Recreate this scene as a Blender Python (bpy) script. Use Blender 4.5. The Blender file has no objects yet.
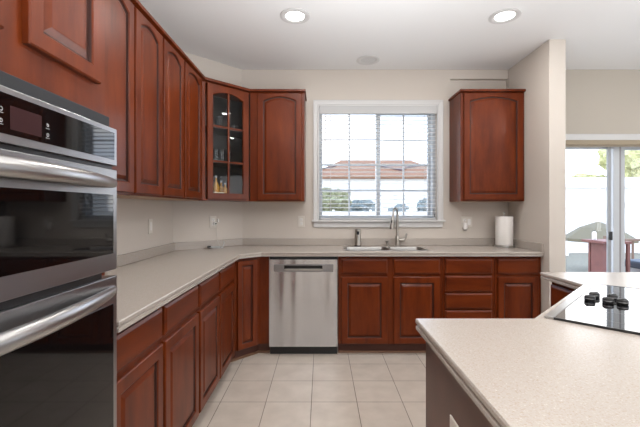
import bpy, bmesh, math, random
from mathutils import Vector, Matrix
from mathutils.geometry import tessellate_polygon
random.seed(4)
PI = math.pi
SC = bpy.context.scene
COL = SC.collection

# ------------------------------------------------------------------ camera
cd = bpy.data.cameras.new('camera'); cam = bpy.data.objects.new('camera', cd); COL.objects.link(cam)
cd.sensor_width = 36; cd.lens = 371/640*36
cd.shift_x = -1/640; cd.shift_y = -4.5/640
cd.clip_start = .02; cd.clip_end = 500
cam.location = (0, 0, 1.29); cam.rotation_euler = (PI/2, 0, 0)
SC.camera = cam

# ------------------------------------------------------------------ sky
w = bpy.data.worlds.new('sky'); SC.world = w; w.use_nodes = True
nt = w.node_tree; nt.nodes.clear()
tc = nt.nodes.new('ShaderNodeTexCoord'); sx = nt.nodes.new('ShaderNodeSeparateXYZ')
gr = nt.nodes.new('ShaderNodeValToRGB')
gr.color_ramp.elements[0].position = .0; gr.color_ramp.elements[0].color = (.80, .86, .95, 1)
gr.color_ramp.elements[1].position = .6; gr.color_ramp.elements[1].color = (.25, .48, .90, 1)
nz = nt.nodes.new('ShaderNodeTexNoise'); nz.inputs['Scale'].default_value = 3.2; nz.inputs['Detail'].default_value = 5
mp = nt.nodes.new('ShaderNodeMapping'); mp.inputs['Scale'].default_value = (1, 1, 2.6)
cr = nt.nodes.new('ShaderNodeValToRGB')
cr.color_ramp.elements[0].position = .44; cr.color_ramp.elements[0].color = (0, 0, 0, 1)
cr.color_ramp.elements[1].position = .60; cr.color_ramp.elements[1].color = (1, 1, 1, 1)
mx = nt.nodes.new('ShaderNodeMixRGB'); mx.inputs[2].default_value = (1.0, 1.0, 1.0, 1)
bg = nt.nodes.new('ShaderNodeBackground'); bg.inputs[1].default_value = 4.3
wo = nt.nodes.new('ShaderNodeOutputWorld')
L = nt.links.new
L(tc.outputs['Generated'], sx.inputs[0]); L(sx.outputs['Z'], gr.inputs[0])
L(tc.outputs['Generated'], mp.inputs[0]); L(mp.outputs[0], nz.inputs[0]); L(nz.outputs[0], cr.inputs[0])
L(cr.outputs[0], mx.inputs[0]); L(gr.outputs[0], mx.inputs[1]); L(mx.outputs[0], bg.inputs[0]); L(bg.outputs[0], wo.inputs[0])

LAMP_W = 7.5           # watts of each recessed ceiling lamp
SC.view_settings.view_transform = 'Standard'; SC.view_settings.look = 'None'
SC.view_settings.gamma = 1; SC.view_settings.use_curve_mapping = False
SC.view_settings.exposure = 0.0
# unseen area lights added to brighten the ceiling, standing in for a bounced flash
for fx, fy, fp in ((.1, -.9, 92), (3.2, .9, 50), (.3, 1.7, 25)):
    fl = bpy.data.lights.new('bounce_fill', 'AREA'); fl.shape = 'SQUARE'; fl.size = .9; fl.energy = fp; fl.color = (.96, .985, 1)
    fo = bpy.data.objects.new('bounce_fill', fl); COL.objects.link(fo); fo.location = (fx, fy, 1.5); fo.rotation_euler = (PI, 0, 0)

# ------------------------------------------------------------------ materials
def newmat(name):
    m = bpy.data.materials.new(name); m.use_nodes = True
    return m, m.node_tree, m.node_tree.nodes['Principled BSDF']
def plain(name, col, rough=.5, metal=0, coat=0, bump=0, bscale=200, spec=None, var=0, vscale=8):
    m, t, b = newmat(name)
    b.inputs['Base Color'].default_value = (*col, 1); b.inputs['Roughness'].default_value = rough
    b.inputs['Metallic'].default_value = metal; b.inputs['Coat Weight'].default_value = coat
    if spec is not None: b.inputs['Specular IOR Level'].default_value = spec
    c = t.nodes.new('ShaderNodeTexCoord')
    if bump:
        n = t.nodes.new('ShaderNodeTexNoise'); n.inputs['Scale'].default_value = bscale; n.inputs['Detail'].default_value = 3
        bp = t.nodes.new('ShaderNodeBump'); bp.inputs['Strength'].default_value = bump; bp.inputs['Distance'].default_value = .002
        t.links.new(c.outputs['Object'], n.inputs[0]); t.links.new(n.outputs[0], bp.inputs['Height']); t.links.new(bp.outputs[0], b.inputs['Normal'])
    if var:
        n = t.nodes.new('ShaderNodeTexNoise'); n.inputs['Scale'].default_value = vscale; n.inputs['Detail'].default_value = 4
        r = t.nodes.new('ShaderNodeValToRGB')
        r.color_ramp.elements[0].position = .3; r.color_ramp.elements[0].color = (*[x*(1-var) for x in col], 1)
        r.color_ramp.elements[1].position = .7; r.color_ramp.elements[1].color = (*[min(1, x*(1+var)) for x in col], 1)
        t.links.new(c.outputs['Object'], n.inputs[0]); t.links.new(n.outputs[0], r.inputs[0]); t.links.new(r.outputs[0], b.inputs['Base Color'])
    return m
def wood(name, horizontal=False):
    m, t, b = newmat(name)
    c = t.nodes.new('ShaderNodeTexCoord'); mp = t.nodes.new('ShaderNodeMapping')
    mp.inputs['Scale'].default_value = (1.2, 6, 6) if horizontal else (6, 6, 1.2)
    n = t.nodes.new('ShaderNodeTexNoise'); n.inputs['Scale'].default_value = 2.2; n.inputs['Detail'].default_value = 6; n.inputs['Roughness'].default_value = .6
    r = t.nodes.new('ShaderNodeValToRGB')
    r.color_ramp.elements[0].position = .25; r.color_ramp.elements[0].color = WD0
    r.color_ramp.elements[1].position = .75; r.color_ramp.elements[1].color = WD1
    oi = t.nodes.new('ShaderNodeObjectInfo'); vm = t.nodes.new('ShaderNodeVectorMath'); vm.operation = 'ADD'
    cb = t.nodes.new('ShaderNodeCombineXYZ'); mu = t.nodes.new('ShaderNodeMath'); mu.operation = 'MULTIPLY'; mu.inputs[1].default_value = 37
    k = t.links.new
    k(oi.outputs['Random'], mu.inputs[0]); k(mu.outputs[0], cb.inputs[0]); k(mu.outputs[0], cb.inputs[2])
    k(c.outputs['Object'], mp.inputs[0]); k(mp.outputs[0], vm.inputs[0]); k(cb.outputs[0], vm.inputs[1])
    k(vm.outputs[0], n.inputs[0]); k(n.outputs[0], r.inputs[0]); k(r.outputs[0], b.inputs['Base Color'])
    b.inputs['Roughness'].default_value = .36; b.inputs['Specular IOR Level'].default_value = .2; b.inputs['Coat Weight'].default_value = .12; b.inputs['Coat Roughness'].default_value = .12
    return m
WD0 = (.070, .0100, .0018, 1); WD1 = (.175, .0320, .0055, 1)
def steel(name, col=(.60, .595, .59), rough=.3, horiz=True, wave=0):
    m, t, b = newmat(name)
    b.inputs['Base Color'].default_value = (*col, 1); b.inputs['Metallic'].default_value = 1; b.inputs['Roughness'].default_value = rough
    c = t.nodes.new('ShaderNodeTexCoord'); mp = t.nodes.new('ShaderNodeMapping')
    mp.inputs['Scale'].default_value = (4, 4, 400) if horiz else (300, 300, 2)
    n = t.nodes.new('ShaderNodeTexNoise'); n.inputs['Scale'].default_value = 1
    bp = t.nodes.new('ShaderNodeBump'); bp.inputs['Strength'].default_value = .05; bp.inputs['Distance'].default_value = .001
    k = t.links.new
    k(c.outputs['Object'], mp.inputs[0]); k(mp.outputs[0], n.inputs[0]); k(n.outputs[0], bp.inputs['Height'])
    if wave:
        mp2 = t.nodes.new('ShaderNodeMapping'); mp2.inputs['Scale'].default_value = (6, 6, .22)
        n2 = t.nodes.new('ShaderNodeTexNoise'); n2.inputs['Scale'].default_value = 1; n2.inputs['Detail'].default_value = 1
        b2 = t.nodes.new('ShaderNodeBump'); b2.inputs['Strength'].default_value = wave; b2.inputs['Distance'].default_value = .02
        k(c.outputs['Object'], mp2.inputs[0]); k(mp2.outputs[0], n2.inputs[0]); k(n2.outputs[0], b2.inputs['Height']); k(bp.outputs[0], b2.inputs['Normal']); k(b2.outputs[0], b.inputs['Normal'])
    else:
        k(bp.outputs[0], b.inputs['Normal'])
    return m
def stone(name):
    m, t, b = newmat(name)
    c = t.nodes.new('ShaderNodeTexCoord')
    v = t.nodes.new('ShaderNodeTexNoise'); v.inputs['Scale'].default_value = 260; v.inputs['Detail'].default_value = 2
    r = t.nodes.new('ShaderNodeValToRGB'); e = r.color_ramp.elements
    e[0].position = .32; e[0].color = (.38, .31, .255, 1); e[1].position = .44; e[1].color = CT
    x = r.color_ramp.elements.new(.62); x.color = CT; x = r.color_ramp.elements.new(.74); x.color = (.56, .50, .44, 1)
    k = t.links.new
    k(c.outputs['Object'], v.inputs[0]); k(v.outputs[0], r.inputs[0]); k(r.outputs[0], b.inputs['Base Color'])
    b.inputs['Roughness'].default_value = .26
    return m
CT = (.425, .38, .34, 1)
def tiles(name):
    m, t, b = newmat(name)
    c = t.nodes.new('ShaderNodeTexCoord'); mp = t.nodes.new('ShaderNodeMapping')
    T = .304; mp.inputs['Location'].default_value = (.064, -.048, 0)
    br = t.nodes.new('ShaderNodeTexBrick'); br.offset = 0; br.squash = 1
    br.inputs['Scale'].default_value = 1; br.inputs['Mortar Size'].default_value = .0024; br.inputs['Mortar Smooth'].default_value = .2
    br.inputs['Brick Width'].default_value = T; br.inputs['Row Height'].default_value = T
    br.inputs['Color1'].default_value = (.555, .49, .425, 1); br.inputs['Color2'].default_value = (.525, .46, .40, 1); br.inputs['Mortar'].default_value = (.15, .12, .095, 1)
    n = t.nodes.new('ShaderNodeTexNoise'); n.inputs['Scale'].default_value = 7; n.inputs['Detail'].default_value = 5
    r = t.nodes.new('ShaderNodeValToRGB'); r.color_ramp.elements[0].position = .3; r.color_ramp.elements[0].color = (.90, .89, .88, 1)
    r.color_ramp.elements[1].position = .7; r.color_ramp.elements[1].color = (1.06, 1.06, 1.06, 1)
    mm = t.nodes.new('ShaderNodeMixRGB'); mm.blend_type = 'MULTIPLY'; mm.inputs[0].default_value = 1
    bp = t.nodes.new('ShaderNodeBump'); bp.inputs['Strength'].default_value = .5; bp.inputs['Distance'].default_value = .003; bp.invert = True
    k = t.links.new
    k(c.outputs['Object'], mp.inputs[0]); k(mp.outputs[0], br.inputs[0]); k(c.outputs['Object'], n.inputs[0]); k(n.outputs[0], r.inputs[0])
    k(br.outputs['Color'], mm.inputs[1]); k(r.outputs[0], mm.inputs[2]); k(mm.outputs[0], b.inputs['Base Color'])
    k(br.outputs['Fac'], bp.inputs['Height']); k(bp.outputs[0], b.inputs['Normal'])
    b.inputs['Roughness'].default_value = .38
    return m
def clear_glass(name, tint=(1, 1, 1), rough=0, gain=1.0):
    m = bpy.data.materials.new(name); m.use_nodes = True; t = m.node_tree; t.nodes.clear()
    o = t.nodes.new('ShaderNodeOutputMaterial'); tr = t.nodes.new('ShaderNodeBsdfTransparent'); gl = t.nodes.new('ShaderNodeBsdfGlossy')
    tr.inputs[0].default_value = (*tint, 1); gl.inputs['Roughness'].default_value = rough
    f = t.nodes.new('ShaderNodeFresnel'); f.inputs[0].default_value = 1.5
    ml = t.nodes.new('ShaderNodeMath'); ml.operation = 'MULTIPLY'; ml.inputs[1].default_value = gain
    mix = t.nodes.new('ShaderNodeMixShader'); k = t.links.new
    ge = t.nodes.new('ShaderNodeNewGeometry'); sb = t.nodes.new('ShaderNodeMath'); sb.operation = 'SUBTRACT'; sb.inputs[0].default_value = 1
    m2 = t.nodes.new('ShaderNodeMath'); m2.operation = 'MULTIPLY'; m2.use_clamp = True
    k(ge.outputs['Backfacing'], sb.inputs[1]); k(sb.outputs[0], m2.inputs[1]); k(ml.outputs[0], m2.inputs[0])   # the inner side of a pane does not mirror
    k(f.outputs[0], ml.inputs[0]); k(m2.outputs[0], mix.inputs[0]); k(tr.outputs[0], mix.inputs[1]); k(gl.outputs[0], mix.inputs[2]); k(mix.outputs[0], o.inputs[0])
    return m
def emit(name, col, s):
    m, t, b = newmat(name); b.inputs['Base Color'].default_value = (.8, .8, .8, 1)
    b.inputs['Emission Color'].default_value = (*col, 1); b.inputs['Emission Strength'].default_value = s
    return m

WOOD = wood('cherry_wood'); WOODH = wood('cherry_wood_drawers', True)
GROOVE = plain('dark_groove', (.038, .009, .005), .45)  # darker colour for the door panel grooves
TOE = plain('toe_board', (.075, .020, .010), .5)
SHOE = plain('shoe_moulding_wood', (.20, .10, .055), .5)
UNDER = plain('cabinet_underside', (.42, .28, .18), .55)
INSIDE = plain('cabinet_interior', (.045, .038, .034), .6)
WALL = plain('wall_paint', (.60, .545, .49), .85, bump=.05, bscale=300)
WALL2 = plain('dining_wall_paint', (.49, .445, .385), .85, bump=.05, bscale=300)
CEIL = plain('ceiling_paint', (.80, .80, .80), .9, bump=.05, bscale=200)
WHITE = plain('white_trim_paint', (.63, .625, .62), .4)
VINYL = plain('white_vinyl', (.56, .585, .61), .35)
BLIND = plain('blind_white', (.52, .52, .52), .45)
def translucent(name, col, fac):
    m, t, b = newmat(name); b.inputs['Base Color'].default_value = (*col, 1); b.inputs['Roughness'].default_value = .5
    tl = t.nodes.new('ShaderNodeBsdfTranslucent'); tl.inputs[0].default_value = (*col, 1); mx_ = t.nodes.new('ShaderNodeMixShader'); mx_.inputs[0].default_value = fac
    t.links.new(b.outputs[0], mx_.inputs[1]); t.links.new(tl.outputs[0], mx_.inputs[2]); t.links.new(mx_.outputs[0], t.nodes['Material Output'].inputs[0]); return m
SLAT = translucent('blind_slat', (.80, .80, .79), .2)
PLATE = plain('outlet_plastic', (.70, .66, .60), .35)
PLATE2 = plain('bright_plastic', (.82, .80, .78), .3)
COUNTER = stone('speckled_counter'); TILE = tiles('floor_tile')
STEEL = steel('brushed_steel', (.50, .495, .49)); STEELD = steel('dark_steel', (.33, .33, .34), .35)
STEELDW = steel('dishwasher_steel', (.60, .61, .64), .22, False, .9)
SINKST = steel('sink_steel', (.36, .35, .34), .3)
CHROME = steel('brushed_nickel', (.42, .395, .36), .28)
BLACK = plain('black_plastic', (.012, .012, .013), .35)
BGLASS = plain('black_glass', (.003, .003, .0035), .04, spec=.45)
CGLASS = plain('cooktop_glass', (.006, .006, .008), .035, coat=.6, spec=.7)
DISPLAY = plain('display_glass', (.045, .022, .024), .12)
MARK = plain('printed_marks', (.40, .40, .41), .5)
GLASS = clear_glass('window_glass'); CABGLASS = clear_glass('cabinet_glass', (.95, .96, .96), .02, .5)
AMBER = plain('amber_liquid', (.55, .26, .04), .12)
CARD = plain('cream_card', (.82, .74, .55), .6)
PAPER = plain('paper_towel', (.80, .77, .74), .95, bump=.35, bscale=90)
LENS = emit('lamp_lens', (1, .98, .96), 7)
DECK = plain('deck_boards', (.30, .29, .28), .7, var=.2)
REDWOOD = plain('red_stained_wood', (.16, .05, .04), .6, var=.15)
RAILW = plain('rail_wood', (.18, .11, .075), .7)
LAWN = plain('lawn', (.19, .18, .14), .9, var=.3)
LEAF1 = plain('yellow_green_leaves', (.20, .21, .12), .8, var=.5, vscale=5)
LEAF2 = plain('blue_green_leaves', (.13, .165, .165), .8, var=.4, vscale=4)
LEAF3 = plain('pale_yellow_leaves', (.46, .45, .22), .8, var=.3, vscale=5)
BARK = plain('bark', (.15, .1, .07), .9)
ROOFT = plain('orange_shingles', (.20, .098, .052), .8, var=.1, vscale=3)
RIDGE = plain('dark_ridge', (.10, .07, .08), .8)
SIDING = plain('white_siding', (.75, .74, .72), .7)
BEIGE = plain('beige_canvas', (.145, .125, .080), .85)
BLUEG = plain('blue_grey_cushion', (.07, .09, .12), .8)

# ------------------------------------------------------------------ mesh helpers
def box(bm, x0, x1, y0, y1, z0, z1):
    v = [bm.verts.new((x, y, z)) for z in (z0, z1) for y in (y0, y1) for x in (x0, x1)]
    for f in ((0, 2, 3, 1), (4, 5, 7, 6), (0, 1, 5, 4), (2, 6, 7, 3), (0, 4, 6, 2), (1, 3, 7, 5)):
        bm.faces.new([v[i] for i in f])
def BX(*a):
    bm = bmesh.new(); box(bm, *a); return bm
def BXS(lst):
    bm = bmesh.new()
    for a in lst: box(bm, *a)
    return bm
def prism(bm, poly, z0, z1, top=True):
    a = [bm.verts.new((x, y, z0)) for x, y in poly]; b = [bm.verts.new((x, y, z1)) for x, y in poly]; n = len(poly)
    for i in range(n): bm.faces.new((a[i], a[(i+1) % n], b[(i+1) % n], b[i]))
    bm.faces.new(a[::-1])
    if top: bm.faces.new(b)
def PR(poly, z0, z1, top=True):
    bm = bmesh.new(); prism(bm, poly, z0, z1, top); return bm
def loops(bm, ls, cap0=True, cap1=True, closed=True):
    vs = [[bm.verts.new(p) for p in l] for l in ls]; n = len(ls[0])
    for a, b in zip(vs, vs[1:]):
        for i in range(n if closed else n-1):
            bm.faces.new((a[i], a[(i+1) % n], b[(i+1) % n], b[i]))
    if cap0: bm.faces.new(vs[0][::-1])
    if cap1: bm.faces.new(vs[-1])
    return vs
def lathe(bm, prof, n=24, cx=0, cy=0, cap0=True, cap1=True):
    loops(bm, [[(cx+r*math.cos(2*PI*i/n), cy+r*math.sin(2*PI*i/n), z) for i in range(n)] for r, z in prof], cap0, cap1)
def LA(prof, n=24, cx=0, cy=0, **k):
    bm = bmesh.new(); lathe(bm, prof, n, cx, cy, **k); return bm
def tube(bm, pts, rad, n=10, sx=1.0, sy=1.0):
    pts = [Vector(p) for p in pts]
    rads = rad if isinstance(rad, (list, tuple)) else [rad]*len(pts)
    t0 = (pts[1]-pts[0]).normalized(); up = Vector((0, 0, 1)) if abs(t0.z) < .9 else Vector((1, 0, 0))
    u = t0.cross(up).normalized(); ls = []
    for i, p in enumerate(pts):
        t = (pts[min(i+1, len(pts)-1)]-pts[max(i-1, 0)]).normalized()
        u = (u-t*u.dot(t)).normalized(); v = t.cross(u)
        ls.append([p+u*math.cos(2*PI*k/n)*rads[i]*sx+v*math.sin(2*PI*k/n)*rads[i]*sy for k in range(n)])
    loops(bm, ls)
def TB(*a, **k):
    bm = bmesh.new(); tube(bm, *a, **k); return bm
def rrect(x0, x1, y0, y1, r, k=5):
    out = []
    for cx, cy, a in ((x1-r, y0+r, -90), (x1-r, y1-r, 0), (x0+r, y1-r, 90), (x0+r, y0+r, 180)):
        for i in range(k+1):
            t = math.radians(a+90*i/k); out.append((cx+r*math.cos(t), cy+r*math.sin(t)))
    return out
def offset(poly, d):     # CCW polygon, positive d = inwards
    n = len(poly); out = []
    for i in range(n):
        p0, p, p1 = Vector(poly[i-1]), Vector(poly[i]), Vector(poly[(i+1) % n])
        a = (p-p0).normalized(); b = (p1-p).normalized()
        na = Vector((-a.y, a.x)); nb = Vector((-b.y, b.x)); m = (na+nb); m /= max(.2, m.dot(na))
        q = p+m*d; out.append((q.x, q.y))
    return out
def slab(poly, prof, holes=()):   # prof: (inset, z) from bottom to top
    bm = bmesh.new()
    ls = [[(x, y, z) for x, y in offset(poly, i)] for i, z in prof]
    vs = loops(bm, ls, cap0=False, cap1=False)
    for top, ring, z in ((True, vs[-1], prof[-1][1]), (False, vs[0], prof[0][1])):
        groups = [ring]; 
        for h in holes: groups.append([bm.verts.new((x, y, z)) for x, y in h])
        flat = [v for g in groups for v in g]
        for t in tessellate_polygon([[v.co for v in g] for g in groups]):
            try: bm.faces.new([flat[i] for i in t])
            except ValueError: pass
        if top: th = groups[1:]
        else:
            for a, b in zip(groups[1:], th):
                n = len(a)
                for i in range(n): bm.faces.new((a[i], a[(i+1) % n], b[(i+1) % n], b[i]))
    return bm
def link(name, bm, mat, parent=None, world=False, bevel=0, smooth=False, seg=2):
    if world and parent is not None: bm.transform(parent.matrix_world.inverted())
    bmesh.ops.recalc_face_normals(bm, faces=bm.faces)
    me = bpy.data.meshes.new(name); bm.to_mesh(me); bm.free()
    mats = mat if isinstance(mat, (list, tuple)) else [mat]
    for x in mats: me.materials.append(x)
    o = bpy.data.objects.new(name, me); COL.objects.link(o)
    if parent is not None: o.parent = parent
    if smooth:
        me.polygons.foreach_set('use_smooth', [True]*len(me.polygons)); me.set_sharp_from_angle(angle=math.radians(38))
    if bevel:
        b = o.modifiers.new('bevel', 'BEVEL'); b.width = bevel; b.segments = seg; b.limit_method = 'ANGLE'; b.angle_limit = math.radians(40)
    return o
def tag(o, label, cat, group=None, kind=None):
    o['label'] = label; o['category'] = cat
    if group: o['group'] = group
    if kind: o['kind'] = kind
    return o
def thing(name, label, cat, loc=(0, 0, 0), rz=0, group=None):
    o = bpy.data.objects.new(name, None); COL.objects.link(o); o.empty_display_size = .05
    o.location = loc; o.rotation_euler = (0, 0, rz)
    o.matrix_world = Matrix.Translation(loc) @ Matrix.Rotation(rz, 4, 'Z')
    return tag(o, label, cat, group)
def struct(name, bm, mat, **k):
    o = link(name, bm, mat, **k); o['kind'] = 'structure'; return o

# ------------------------------------------------------------------ room shell
YB = 3.86; XL = -1.335; H = 2.74; XR = 5.2; YF = -3.4
struct('floor', BX(XL-.2, XR+.2, YF-.2, YB+.2, -.12, 0), TILE)
struct('ceiling', BX(XL-.2, XR+.2, YF-.2, YB+.2, H, H+.15), CEIL)
struct('wall_left', BX(XL-.2, XL, YF, YB+.2, 0, H), WALL)
struct('wall_corner', PR([(XL, 3.345), (-.82, YB), (-.82, YB+.2), (XL-.001, YB+.2)], 0, H), WALL)
WX0, WX1, WZ0, WZ1 = -.02, 1.207, 1.155, 2.36
RC0, RCZ0, RCZ1, RCD = 1.345, 1.40, 2.645, .045
DX0, DX1, DZ = 2.25, 3.92, 2.0
struct('wall_back', BXS([
    (-.82, WX0, YB, YB+.2, 0, H), (WX0, WX1, YB, YB+.2, 0, WZ0), (WX0, WX1, YB, YB+.2, WZ1, H),
    (WX1, RC0, YB, YB+.2, 0, H), (RC0, 1.948, YB, YB+.2, 0, RCZ0), (RC0, 1.948, YB, YB+.2, RCZ1, H),
    (RC0, 1.948, YB+RCD, YB+.2, RCZ0, RCZ1), (1.948, 2.09, YB, YB+.2, 0, H)]), WALL)
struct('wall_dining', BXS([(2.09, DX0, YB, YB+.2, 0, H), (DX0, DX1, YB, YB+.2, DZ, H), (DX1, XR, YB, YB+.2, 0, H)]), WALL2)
struct('wall_partition', BX(1.948, 2.09, 3.165, YB, 0, H), WALL, bevel=.006)
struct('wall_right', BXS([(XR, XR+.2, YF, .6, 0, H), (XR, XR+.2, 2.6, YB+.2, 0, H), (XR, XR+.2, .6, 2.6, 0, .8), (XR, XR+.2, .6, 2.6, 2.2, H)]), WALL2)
struct('wall_front', BXS([(XL-.2, 1.2, YF-.2, YF, 0, H), (3.4, XR+.2, YF-.2, YF, 0, H), (1.2, 3.4, YF-.2, YF, 2.1, H), (1.2, 3.4, YF-.2, YF, 0, .3)]), WALL)
struct('baseboard_partition', BXS([(2.09, 2.103, 3.165, YB, 0, .09), (1.948, 2.103, 3.153, 3.165, 0, .09)]), WHITE, bevel=.003)

# window casing, stool and apron
def casing_bm(x0, x1, z0, z1, wd, y):
    bm = bmesh.new()
    prof = [(0, 0), (0, .014), (.010, .018), (.018, .013), (wd-.02, .017), (wd-.008, .022), (wd, .020), (wd, 0)]   # (distance out, protrusion)
    path = [(x0, z0, -1, 0), (x0, z1, -1, 1), (x1, z1, 1, 1), (x1, z0, 1, 0)]
    loops(bm, [[(px+sx_*d, y-p, pz+sz_*d) for d, p in prof] for px, pz, sx_, sz_ in path])
    return bm
struct('trim_1', casing_bm(WX0, WX1, 1.175, WZ1, .06, YB-.001), WHITE)
bm = bmesh.new(); box(bm, -.095, 1.282, YB-.045, YB+.10, 1.157, 1.177); box(bm, WX0-.055, WX1+.055, YB-.018, YB, 1.10, 1.157)
struct('trim_2', bm, WHITE, bevel=.004)
# sliding window: two sashes with grilles
wf = struct('window_1', BXS([(WX0, WX0+.022, YB+.06, YB+.2, WZ0, WZ1), (WX1-.03, WX1, YB+.06, YB+.2, WZ0, WZ1),
    (WX0, WX1, YB+.06, YB+.2, WZ1-.03, WZ1), (WX0, WX1, YB+.06, YB+.2, WZ0, WZ0+.03)]), VINYL)
def sash(nm, x0, x1, y, fr):
    z0, z1 = WZ0+.03, WZ1-.03
    l, r_, b_, t_ = fr
    s = link(nm, BXS([(x0, x0+l, y, y+.03, z0, z1), (x1-r_, x1, y, y+.03, z0, z1), (x0+l, x1-r_, y, y+.03, z0, z0+b_), (x0+l, x1-r_, y, y+.03, z1-t_, z1)]), VINYL, wf, bevel=.002)
    link('pane', BX(x0+l, x1-r_, y+.013, y+.017, z0+b_, z1-t_), GLASS, s)
    xm = (x0+l+x1-r_)/2; g = [(xm-.009, xm+.009, y+.008, y+.022, z0+b_, z1-t_)]
    for k in (1, 2, 3):
        z = z0+b_+(z1-t_-z0-b_)*k/4; g.append((x0+l, x1-r_, y+.0085, y+.0215, z-.009, z+.009))
    link('grille', BXS(g), VINYL, s)
sash('sash', WX0+.022, .635, YB+.10, (.012, .045, .035, .03))
sash('sash', .59, WX1-.03, YB+.135, (.045, .03, .035, .03))

# horizontal blind
bl = thing('window_blind', 'white horizontal slat blind lowered over the window above the sink', 'blind', ((WX0+WX1)/2, YB+.03, WZ1))
def tri(bm, a, b, c): bm.faces.new([bm.verts.new(p) for p in (a, b, c)])
bm = bmesh.new(); box(bm, WX0+.004, WX1-.004, YB-.012, YB+.055, WZ1-.052, WZ1-.001)
link('headrail', bm, BLIND, bl, world=True, bevel=.003)
link('valance', BX(WX0+.003, WX1-.003, YB-.024, YB-.014, WZ1-.085, WZ1-.001), BLIND, bl, world=True, bevel=.004)
bm = bmesh.new(); nsl = 27; z = WZ1-.10
while z > 1.215:
    for sgn in (0,):
        prof = [(-.024, -.0025), (-.012, .0008), (0, .002), (.012, .0008), (.024, -.0025), (.024, -.0052), (.012, -.0022), (0, -.001), (-.012, -.0022), (-.024, -.0052)]
        loops(bm, [[(x, YB+.026+a*.997, z+b+a*.06) for a, b in prof] for x in (WX0+.008, WX1-.008)])
    z -= .0415
link('slats', bm, SLAT, bl, world=True)
link('bottom_rail', BX(WX0+.008, WX1-.008, YB+.006, YB+.048, 1.180, 1.198), BLIND, bl, world=True, bevel=.003)
bm = bmesh.new()
for x in (.10, .593, 1.09):
    for y in (YB+.003, YB+.049): box(bm, x-.0012, x+.0012, y-.0006, y+.0006, 1.19, WZ1-.05)
link('ladder_cords', bm, BLIND, bl, world=True)
link('tilt_wand', TB([(.045, YB-.026, 2.275), (.045, YB-.028, 1.75)], .0035, 6), BLIND, bl, world=True)
bm = TB([(1.17, YB-.027, 2.275), (1.172, YB-.027, 1.245)], .0012, 5); link('pull_cord', bm, BLIND, bl, world=True)
link('cord_tassel', LA([(.002, 1.245), (.004, 1.238), (.006, 1.215), (.004, 1.208)], 10, 1.172, YB-.027), plain('tassel_grey', (.2, .2, .2), .5), bl, world=True)

# sliding patio door
dr = struct('door_1', BXS([(DX0, DX0+.05, YB+.02, YB+.17, 0, DZ), (DX1-.05, DX1, YB+.02, YB+.17, 0, DZ), (DX0+.05, DX1-.05, YB+.02, YB+.17, DZ-.04, DZ), (DX0+.05, DX1-.05, YB+.02, YB+.17, 0, .03)]), VINYL, bevel=.003)
def dpanel(x0, x1, y, l, r_):
    p = link('door_panel', BXS([(x0, x0+l, y, y+.04, .03, DZ-.04), (x1-r_, x1, y, y+.04, .03, DZ-.04), (x0+l, x1-r_, y, y+.04, .03, .13), (x0+l, x1-r_, y, y+.04, DZ-.075, DZ-.04)]), VINYL, dr, bevel=.004)
    link('pane', BX(x0+l, x1-r_, y+.018, y+.022, .13, DZ-.075), GLASS, p); return p
pf = dpanel(3.172, DX1-.05, YB+.115, .085, .07)
pl_ = dpanel(DX0+.05, 3.150, YB+.055, .07, .065)
scr = link('screen_frame', BXS([(3.004, 3.04, YB+.025, YB+.045, .03, DZ-.04)]), plain('grey_aluminium', (.36, .38, .40), .4), dr)
link('edge_seal', BX(3.152, 3.171, YB+.06, YB+.113, .03, DZ-.04), plain('grey_edge', (.30, .29, .30), .5), dr)
hd = link('door_handle', BXS([(3.015, 3.040, YB+.005, YB+.025, .965, 1.055)]), BLACK, dr, bevel=.003)
struct('trim_3', BX(DX0-.07, DX1+.07, YB-.025, YB, DZ, DZ+.068), WHITE, bevel=.006)
rl = thing('door_shade', 'beige rolled-up fabric shade in a cassette above the patio door glass', 'shade', ((DX0+DX1)/2, YB+.01, DZ))
link('cassette', BX(DX0+.001, DX1-.001, YB-.055, YB+.018, DZ-.052, DZ-.002), plain('shade_fabric', (.34, .28, .20), .8), rl, world=True, bevel=.006)
link('hem_bar', BX(DX0+.005, DX1-.005, YB-.03, YB-.018, DZ-.066, DZ-.052), plain('shade_hem', (.45, .38, .29), .7), rl, world=True, bevel=.003)
struct('window_2', BXS([(XR+.05, XR+.12, .6, .66, .8, 2.2), (XR+.05, XR+.12, 2.54, 2.6, .8, 2.2), (XR+.05, XR+.12, .66, 2.54, .8, .86), (XR+.05, XR+.12, .66, 2.54, 2.14, 2.2), (XR+.05, XR+.12, 1.57, 1.63, .86, 2.14)]), VINYL)  # unseen window, added to let daylight into the dining side
struct('window_3', BXS([(1.2, 1.27, YF-.14, YF-.06, .3, 2.1), (3.33, 3.4, YF-.14, YF-.06, .3, 2.1), (1.27, 3.33, YF-.14, YF-.06, .3, .37), (1.27, 3.33, YF-.14, YF-.06, 2.03, 2.1), (2.26, 2.34, YF-.14, YF-.06, .37, 2.03)]), VINYL)  # unseen window behind the camera, added for daylight

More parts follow.
